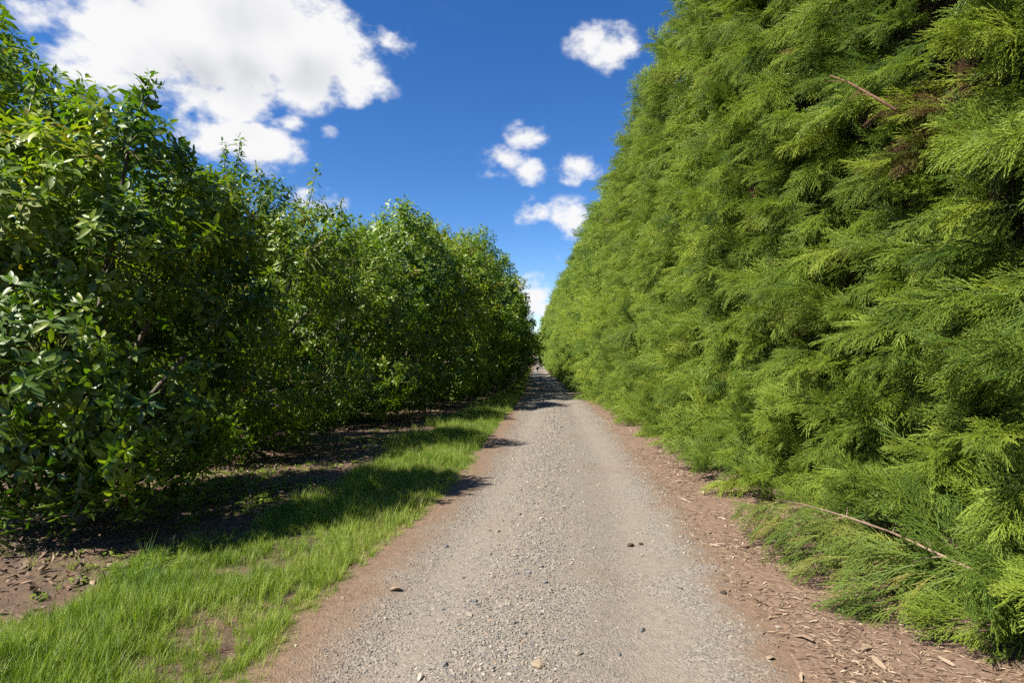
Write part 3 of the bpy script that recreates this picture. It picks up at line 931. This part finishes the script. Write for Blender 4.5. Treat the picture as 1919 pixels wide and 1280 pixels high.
for k, (x, y, s) in enumerate(((-3.5, 208, 1.3), (0.5, 212, 1.25), (4.5, 209, 1.3), (8, 211, 1.2))):
    plant_tree(far[k % 4], at(x, y), k * 2.1, '%s tree from the orchard side across the far end of the track' % row_words[k], 'trees closing the end of the track', False, 0, s)

# fallen leaves under the orchard
lit = []
for s in range(4):
    V, F = leaf_arrays(.12, .045, 3, (-.3, .25, -.6, .1)[s], (.5, -.2, .8, .3)[s])
    lit.append(mesh_np('dry_leaf', V - np.array([.06, 0, 0]), F, M_litter))
GT_lit = scatter_tree('scatter_litter', proto_coll('dry_leaf', lit))
P = []
for (n, y0, y1, x0) in ((20000, 1.5, 9, -8.5), (9000, 9, 20, -12), (3000, 20, 40, -14)):
    y = rng.uniform(y0, y1, n); x = rng.uniform(x0, -1.0, n)
    e = grass_edge(y) - x
    keep = rng.random(n) < np.clip((e - 0.9) / 1.6, 0.0, 1) * np.clip(fbm(x, y, 99) * 2 - .3, .1, 1)
    x, y = x[keep], y[keep]
    P.append(np.stack([x, y, gz(x, y) + 0.004], 1))
P = np.vstack(P); n = len(P)
E_ = np.stack([rng.normal(0, .3, n), rng.normal(0, .25, n), rng.uniform(0, 6.28, n)], 1)
scatter('leaf_litter', point_mesh('leaf_litter', P, E_, (.18 + .5 * rng.random(n) ** 1.8) * (1 + 0.04 * P[:, 1]), rng.integers(0, 4, n), rng.random(n), M_litter), GT_lit, ground)

# red irrigation stake beside the nearest trunk
sk = empty('irrigation_stake', at(-3.72, 5.0))
tag(sk, 'thin dark red stake with a small sprinkler head beside the nearest avocado trunk', 'stake')
mb = MB(); mb.tube([(0, 0, -.08), (0.01, 0, .25), (0.015, 0, .44)], [.007, .007, .006], 8); link('rod', mb.mesh('rod', M_red), sk)
mb = MB(); mb.tube([(0.015, 0, .43), (0.015, 0, .45), (0.015, 0, .475), (0.015, 0, .49)], [.009, .016, .016, .006], 10); link('sprinkler_head', mb.mesh('sprinkler_head', M_red), sk)
mb = MB(); mb.tube([(0.008, 0, .20), (0.05, 0.02, .12), (0.10, 0.06, .01), (0.3, 0.3, -.01)], [.004] * 4, 6); link('feed_tube', mb.mesh('feed_tube', M_clod), sk)

# ------------------------------------------------------------------ conifer sprays and hedge
def spray_arrays(seed, L, nb, needle, step, wid, third=True, stem=True):
    """flattened plume along +x; awl needles all round every branchlet"""
    r = np.random.default_rng(seed)
    axes = []
    t = np.linspace(0, 1, 9)
    P = np.stack([L * t, 0.03 * L * np.sin(t * 3 + r.uniform(0, 6)), -0.10 * L * t ** 2 * r.uniform(0.3, 1.6)], 1)
    axes.append((P, 1.0))
    def along(P, q):
        f = q * (len(P) - 1); i = min(int(f), len(P) - 2); w = f - i
        return P[i] * (1 - w) + P[i + 1] * w, unit(P[i + 1] - P[i])
    for k in range(nb):
        q = 0.08 + 0.86 * (k + 0.5) / nb
        b0, d = along(P, q)
        s = 1 if k % 2 else -1
        a = R_(r.uniform(20, 36)) * s
        side = np.array([-d[1], d[0], 0])
        e = unit(d * math.cos(a) + side * math.sin(a) + np.array([0, 0, r.normal(0, .28)]))
        l = L * (0.52 * (1 - q) ** 0.75 + 0.09) * r.uniform(0.8, 1.15)
        u = np.linspace(0, 1, 5)[:, None]
        Q = b0 + e * l * u + d * l * 0.20 * u ** 2 + np.array([0, 0, -0.16 * l]) * u ** 2
        axes.append((Q, 0.6))
        if third and l > 0.11:
            for j in range(int(l / 0.055)):
                qq = 0.2 + 0.65 * (j + 0.5) / max(1, int(l / 0.055))
                b1, d1 = along(Q, qq)
                s1 = 1 if j % 2 else -1
                a1 = R_(r.uniform(18, 32)) * s1
                sd = np.array([-d1[1], d1[0], 0])
                e1 = unit(d1 * math.cos(a1) + sd * math.sin(a1) + np.array([0, 0, r.normal(0, .3)]))
                l1 = l * 0.42 * (1 - qq * 0.7)
                axes.append((b1 + e1 * l1 * np.linspace(0, 1, 4)[:, None], 0.4))
    V, F, n0 = [], [], 0
    mb = MB()
    for Q, rad in axes:
        if stem:
            mb.tube(Q, np.linspace(.0042, .0014, len(Q)) * rad, 3, False)
        seg = np.linalg.norm(np.diff(Q, axis=0), axis=1); l = seg.sum()
        m = max(4, int(l / step))
        for j in range(m):
            q = (j + r.random()) / m
            b, d = along(Q, min(q, .999))
            ph = j * 2.4 + r.normal(0, .3)
            ref = np.array([0, 0, 1.0]) if abs(d[2]) < .9 else np.array([0, 1.0, 0])
            a = unit(np.cross(d, ref)); c = np.cross(d, a)
            rd = a * math.cos(ph) + c * math.sin(ph) * 0.8
            ang = R_(r.uniform(20, 34))
            nl = needle * r.uniform(.75, 1.15) * (1.0 if q < .85 else 0.75)
            tip = b + (d * math.cos(ang) + rd * math.sin(ang)) * nl
            w = unit(np.cross(rd, d)) * wid / 2
            V += [b - w, b + w, tip]
            F.append((n0, n0 + 1, n0 + 2)); n0 += 3
    mb.add(np.array(V), F)
    return np.vstack(mb.V), mb.F
def spray_mesh(arr, mat):
    return mesh_np('conifer_spray', arr[0], arr[1], mat)
HI = [spray_arrays(500 + k, .42, 11, .024, .0066, .0068) for k in range(4)]
MID = [spray_arrays(520 + k, .42, 11, .029, .012, .010, False) for k in range(3)]
LOW = [spray_arrays(540 + k, .42, 9, .046, .021, .019, False, False) for k in range(3)]
def bough_layout(seed, nf, flen, L):
    """placement of every spray of a bough whose axis is +x and upper side +z"""
    r = np.random.default_rng(seed)
    droop = r.normal(.20, .10); bend = r.normal(0, .15)
    out = []
    for j in range(nf):
        t = 0.22 + 0.78 * (j + r.random() * .6) / nf
        p = np.array([L * t, bend * L * t * t, -droop * L * t * t])
        dd = unit(np.array([1, 2 * bend * t, -2 * droop * t]))
        a = R_(r.uniform(6, 50)) * (1 if j % 2 else -1) if j < nf - 1 else 0.0
        e = unit(dd * math.cos(a) + np.array([0, 1.0, 0]) * math.sin(a) + np.array([0, 0, r.normal(-.08, .30)]))
        Rm = frames(e[None], unit(np.array([0, 0, 1.0]) + r.normal(0, .42, 3))[None])[0]
        M = np.eye(4); M[:3, :3] = Rm * (flen / .42 * r.uniform(.7, 1.15) * (1.1 - .35 * t)); M[:3, 3] = p
        out.append((M, int(r.integers(0, 3)), r.normal(0, .07)))
    return out, droop, bend
def bough_mesh(lay, sprays, L, stem=True):
    lays, droop, bend = lay
    mb = MB(); vt = []
    for M, k, tv in lays:
        V, F = sprays[k]
        mb.add(V @ M[:3, :3].T + M[:3, 3], F); vt += [tv] * len(V)
    me = mesh_np('conifer_bough', np.vstack(mb.V), mb.F, M_con)
    a = me.attributes.new('vt', 'FLOAT', 'POINT'); a.data.foreach_set('value', np.array(vt, np.float32))
    return me
def bough_set(name, nvar, nf, flen, L, sprays, seed):
    lays = [bough_layout(seed + k, nf, flen, L) for k in range(nvar)]
    return lays, scatter_tree('scatter_' + name, proto_coll(name, [bough_mesh(l, sprays, L) for l in lays]))
LAY0, GT_c0 = bough_set('conifer_bough', 8, 22, .30, .62, HI, 600)
LAY1, GT_c1 = bough_set('conifer_bough_mid', 6, 18, .42, .8, MID, 620)
LAY2, GT_c2 = bough_set('conifer_bough_far', 5, 14, .70, 1.0, LOW, 640)

HTOP = 8.9
def face_x(y, z):
    """the clipped face: bulging foot, leaning back a little towards the top, a swelling for every tree"""
    zg = np.interp(y, _ty, _tz)
    h = np.clip((z - zg) / (HTOP - zg), 0, 1)
    x = hedge_x(y) + 0.06 + 0.25 * h - 0.20 * np.exp(-((z - zg) / 0.5) ** 2)
    x = x + 0.35 * np.clip((h - 0.93) / 0.07, 0, 1) ** 2
    lump = 0.60 * (fbm(y * 0.75, z * 0.6, 120, 3) - 0.5) + 0.10 * np.sin(y * 4.4 + 1.5 * np.sin(z * .8))
    return x - lump

def boughs(y0, y1, sp, L0, nvar, seed, depth=0.0, tint_shift=0.0, prot_sd=.15):
    r = np.random.default_rng(seed)
    YY, ZZ = [], []
    for yc in np.arange(y0, y1, sp):
        zg = float(np.interp(yc, _ty, _tz))
        z = np.arange(zg + 0.14, HTOP, sp)
        YY.append(np.full(len(z), yc)); ZZ.append(z)
    y, z = np.concatenate(YY), np.concatenate(ZZ)
    n = len(y)
    y = y + r.uniform(-.5, .5, n) * sp; z = z + r.uniform(-.5, .5, n) * sp
    zg = np.interp(y, _ty, _tz); z = np.maximum(z, zg + .14); hg = z - zg
    s = r.uniform(.8, 1.25, n); L = L0 * s
    fx = face_x(y, z) + depth - r.normal(0, prot_sd, n)
    rise = r.normal(0.0, .34, n) + np.where(hg < 1.2, .30, 0) + np.where(z > HTOP - .6, .75, 0)
    d = unit(np.stack([-np.full(n, .85), r.normal(-.15, .60, n), rise], 1))
    base = np.stack([fx + .78 * L, y - d[:, 1] * L * .75, z - d[:, 2] * L * .75], 1)
    nrm = unit(np.stack([np.full(n, -.95), r.normal(-.3, .45, n), .8 + r.normal(0, .35, n)], 1))
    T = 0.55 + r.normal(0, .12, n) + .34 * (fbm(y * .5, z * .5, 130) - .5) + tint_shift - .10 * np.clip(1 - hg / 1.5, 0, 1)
    base[:, 2] = np.maximum(base[:, 2], gz(base[:, 0], base[:, 1]) + .10)
    return dict(P=base, R=frames(d, nrm), S=s, pid=r.integers(0, nvar, n), T=np.clip(T, .06, .80), y=y, z=z, x=fx)
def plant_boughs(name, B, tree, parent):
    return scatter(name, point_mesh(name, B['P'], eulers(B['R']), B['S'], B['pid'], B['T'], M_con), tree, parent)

hedge = empty('conifer_hedge', (0, 0, 0))
tag(hedge, 'tall clipped wall of feathery green conifers along the far side of the track', 'hedge')
near = boughs(0.6, 8.0, .29, .62, 8, 900)
# brown, half-dead boughs round the bare branch, and a few more
for (by, bz, br) in ((4.35, 3.30, .36), (3.0, 5.0, .25), (6.2, 1.7, .25)):
    q = np.hypot(near['y'] - by, near['z'] - bz) < br
    near['T'][q] = np.random.default_rng(6).uniform(.84, .99, q.sum())
# the sprays that show largest are parts of their own
dc = np.sqrt(near['x'] ** 2 + near['y'] ** 2 + (near['z'] - 1.6) ** 2)
sxx = (near['x'] + 0.0437 * near['y']) / np.maximum(near['y'], .1)
szz = np.abs(near['z'] - 1.6) / np.maximum(near['y'], .1)
dc[(sxx > .82) | (szz > .55)] += 50
sel = np.argsort(dc)[:36:3]
HI_PART = [spray_mesh(a, M_con_part) for a in HI]
for q in sel:
    B = np.eye(4); B[:3, :3] = near['R'][q] * near['S'][q]; B[:3, 3] = near['P'][q]
    for M, kk, tv in LAY0[near['pid'][q]][0]:
        o = link('spray', HI_PART[kk], hedge)
        o.matrix_local = Matrix((B @ M).tolist())
keep = np.ones(len(dc), bool); keep[sel] = False
near = {k: v[keep] for k, v in near.items()}
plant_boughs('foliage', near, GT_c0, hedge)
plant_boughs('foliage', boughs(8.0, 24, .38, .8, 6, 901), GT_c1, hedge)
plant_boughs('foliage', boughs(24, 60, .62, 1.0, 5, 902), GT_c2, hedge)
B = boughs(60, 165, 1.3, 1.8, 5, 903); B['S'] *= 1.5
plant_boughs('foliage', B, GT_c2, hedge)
# shaded inner layers, and the back of the belt
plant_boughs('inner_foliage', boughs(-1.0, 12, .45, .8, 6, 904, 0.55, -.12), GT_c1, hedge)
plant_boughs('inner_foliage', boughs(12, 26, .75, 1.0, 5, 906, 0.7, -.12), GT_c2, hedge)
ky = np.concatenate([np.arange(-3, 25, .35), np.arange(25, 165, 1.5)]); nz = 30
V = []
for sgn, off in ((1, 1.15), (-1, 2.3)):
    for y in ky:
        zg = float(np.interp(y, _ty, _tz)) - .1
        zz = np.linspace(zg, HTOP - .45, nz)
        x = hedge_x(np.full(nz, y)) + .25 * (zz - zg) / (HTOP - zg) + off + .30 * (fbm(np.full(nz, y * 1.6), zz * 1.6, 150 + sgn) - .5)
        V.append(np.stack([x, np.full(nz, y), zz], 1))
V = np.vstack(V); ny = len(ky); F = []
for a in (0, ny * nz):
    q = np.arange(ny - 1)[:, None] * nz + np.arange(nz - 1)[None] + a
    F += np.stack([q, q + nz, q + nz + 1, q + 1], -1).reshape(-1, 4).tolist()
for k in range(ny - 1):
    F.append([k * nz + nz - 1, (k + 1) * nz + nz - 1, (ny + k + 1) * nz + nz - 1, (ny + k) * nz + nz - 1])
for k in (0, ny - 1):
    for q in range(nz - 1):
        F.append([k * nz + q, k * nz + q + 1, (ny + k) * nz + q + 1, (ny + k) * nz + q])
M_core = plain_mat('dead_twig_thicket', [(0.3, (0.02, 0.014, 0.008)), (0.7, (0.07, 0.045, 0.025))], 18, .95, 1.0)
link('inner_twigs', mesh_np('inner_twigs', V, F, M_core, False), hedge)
for k, y in enumerate(np.arange(0.4, 60, 1.45)):
    mbk = MB()
    x = float(hedge_x(y)) + .98 + rng.normal(0, .06); z = float(gz(x, y))
    mbk.tube([(x, y, z - .1), (x, y + .02, z + 1), (x + .05, y, z + 4), (x + .02, y, 8.2)], [.13, .11, .08, .03], 8)
    link('trunk', mbk.mesh('trunk', M_cbark), hedge)
for (p0, p1, r0) in (((2.20, 4.35, 3.64), (2.36, 3.83, 3.16), .0085), ((2.9, 3.70, 4.30), (2.45, 3.3, 4.55), .010), ((2.8, 6.2, 2.45), (2.36, 5.8, 2.40), .010)):
    mb = MB(); p0, p1 = np.array(p0), np.array(p1)
    mb.tube([p0, 0.7 * p0 + .3 * p1 + np.array([0, 0, .02]), 0.3 * p0 + .7 * p1 + np.array([0, .01, .02]), p1], [r0 * .6, r0 * .85, r0, r0 * 1.1], 7)
    for f0, dv in ((.25, (-.05, .10, .05)), (.5, (-.08, .02, -.07)), (.7, (-.06, .09, .06))):
        p = p0 + (p1 - p0) * f0 + np.array([0, .0, .015])
        mb.tube([p, p + np.array(dv) * .6, p + np.array(dv) * 1.3], [r0 * .4, r0 * .3, r0 * .15], 5)
    o = link('bare_branch', mb.mesh('bare_branch', M_cbark), hedge); o['label'] = 'bare reddish brown branch showing through the hedge'

# low branch sagging out of the hedge foot over the mulch
br = empty('conifer_branch', at(2.35, 3.2))
tag(br, 'long low conifer branch sagging over the mulch, bare pinkish stem and olive sprays', 'branch')
bl = np.array(br.location)
pts = np.array([(2.50, 3.12, .33), (2.36, 3.42, .38), (2.27, 3.75, .41), (2.18, 4.12, .40), (2.10, 4.5, .37), (2.03, 4.9, .31)])
mb = MB(); mb.tube(pts - bl, [.0085, .009, .0072, .0075, .005, .003], 8)
for (k0, dx, dy, dz) in ((1, -.12, .10, -.05), (2, .10, .12, .03), (2, -.10, .16, .02), (3, -.10, .10, -.06), (3, .07, .12, .02)):
    p = pts[k0] - bl
    mb.tube([p, p + np.array([dx, dy, dz]) * .6, p + np.array([dx, dy, dz * 1.6])], [.0045, .0035, .002], 5)
link('stem', mb.mesh('stem', M_pink), br)
HI_OL = [spray_mesh(a, M_con_olive) for a in HI]
r = np.random.default_rng(77)
for k in range(190):
    t = (k + .5) / 190
    f = t * (len(pts) - 1); i0 = min(int(f), len(pts) - 2)
    p = pts[i0] + (pts[i0 + 1] - pts[i0]) * (f - i0); d = unit(pts[i0 + 1] - pts[i0])
    sd = -1 if r.random() < .68 else 1
    q = (.05 + r.random() ** 1.1 * .45) * (1.1 - .5 * t)          # how far out along a side shoot
    out = unit(d * r.uniform(.2, .7) + np.array([sd, 0, 0]) * r.uniform(.5, 1.0) + np.array([0, 0, r.uniform(-.6, -.05)]))
    p = p + out * q + np.array([0, 0, -.25 * q * q])
    e = unit(out + np.array([0, 0, r.uniform(-.65, .05)]) + r.normal(0, .15, 3))
    sc = r.uniform(.45, .80) * (1.05 - .35 * t)
    gl = float(gz(p[0], p[1])) + .03
    p[2] = max(p[2], gl + .02)
    zt = p[2] + e[2] * sc * .42 - 0.10 * .42 * sc
    if zt < gl: e[2] += (gl - zt) / (.42 * sc); e = unit(e)
    nrm = unit(np.array([sd * .3, 0, 1]) + r.normal(0, .35, 3))
    Rr = frames(e[None], nrm[None])[0]
    B = np.eye(4); B[:3, :3] = Rr * sc; B[:3, 3] = p - bl - np.array([0, 0, .004])
    o = link('spray', HI_OL[k % 4], br); o.matrix_local = Matrix(B.tolist())
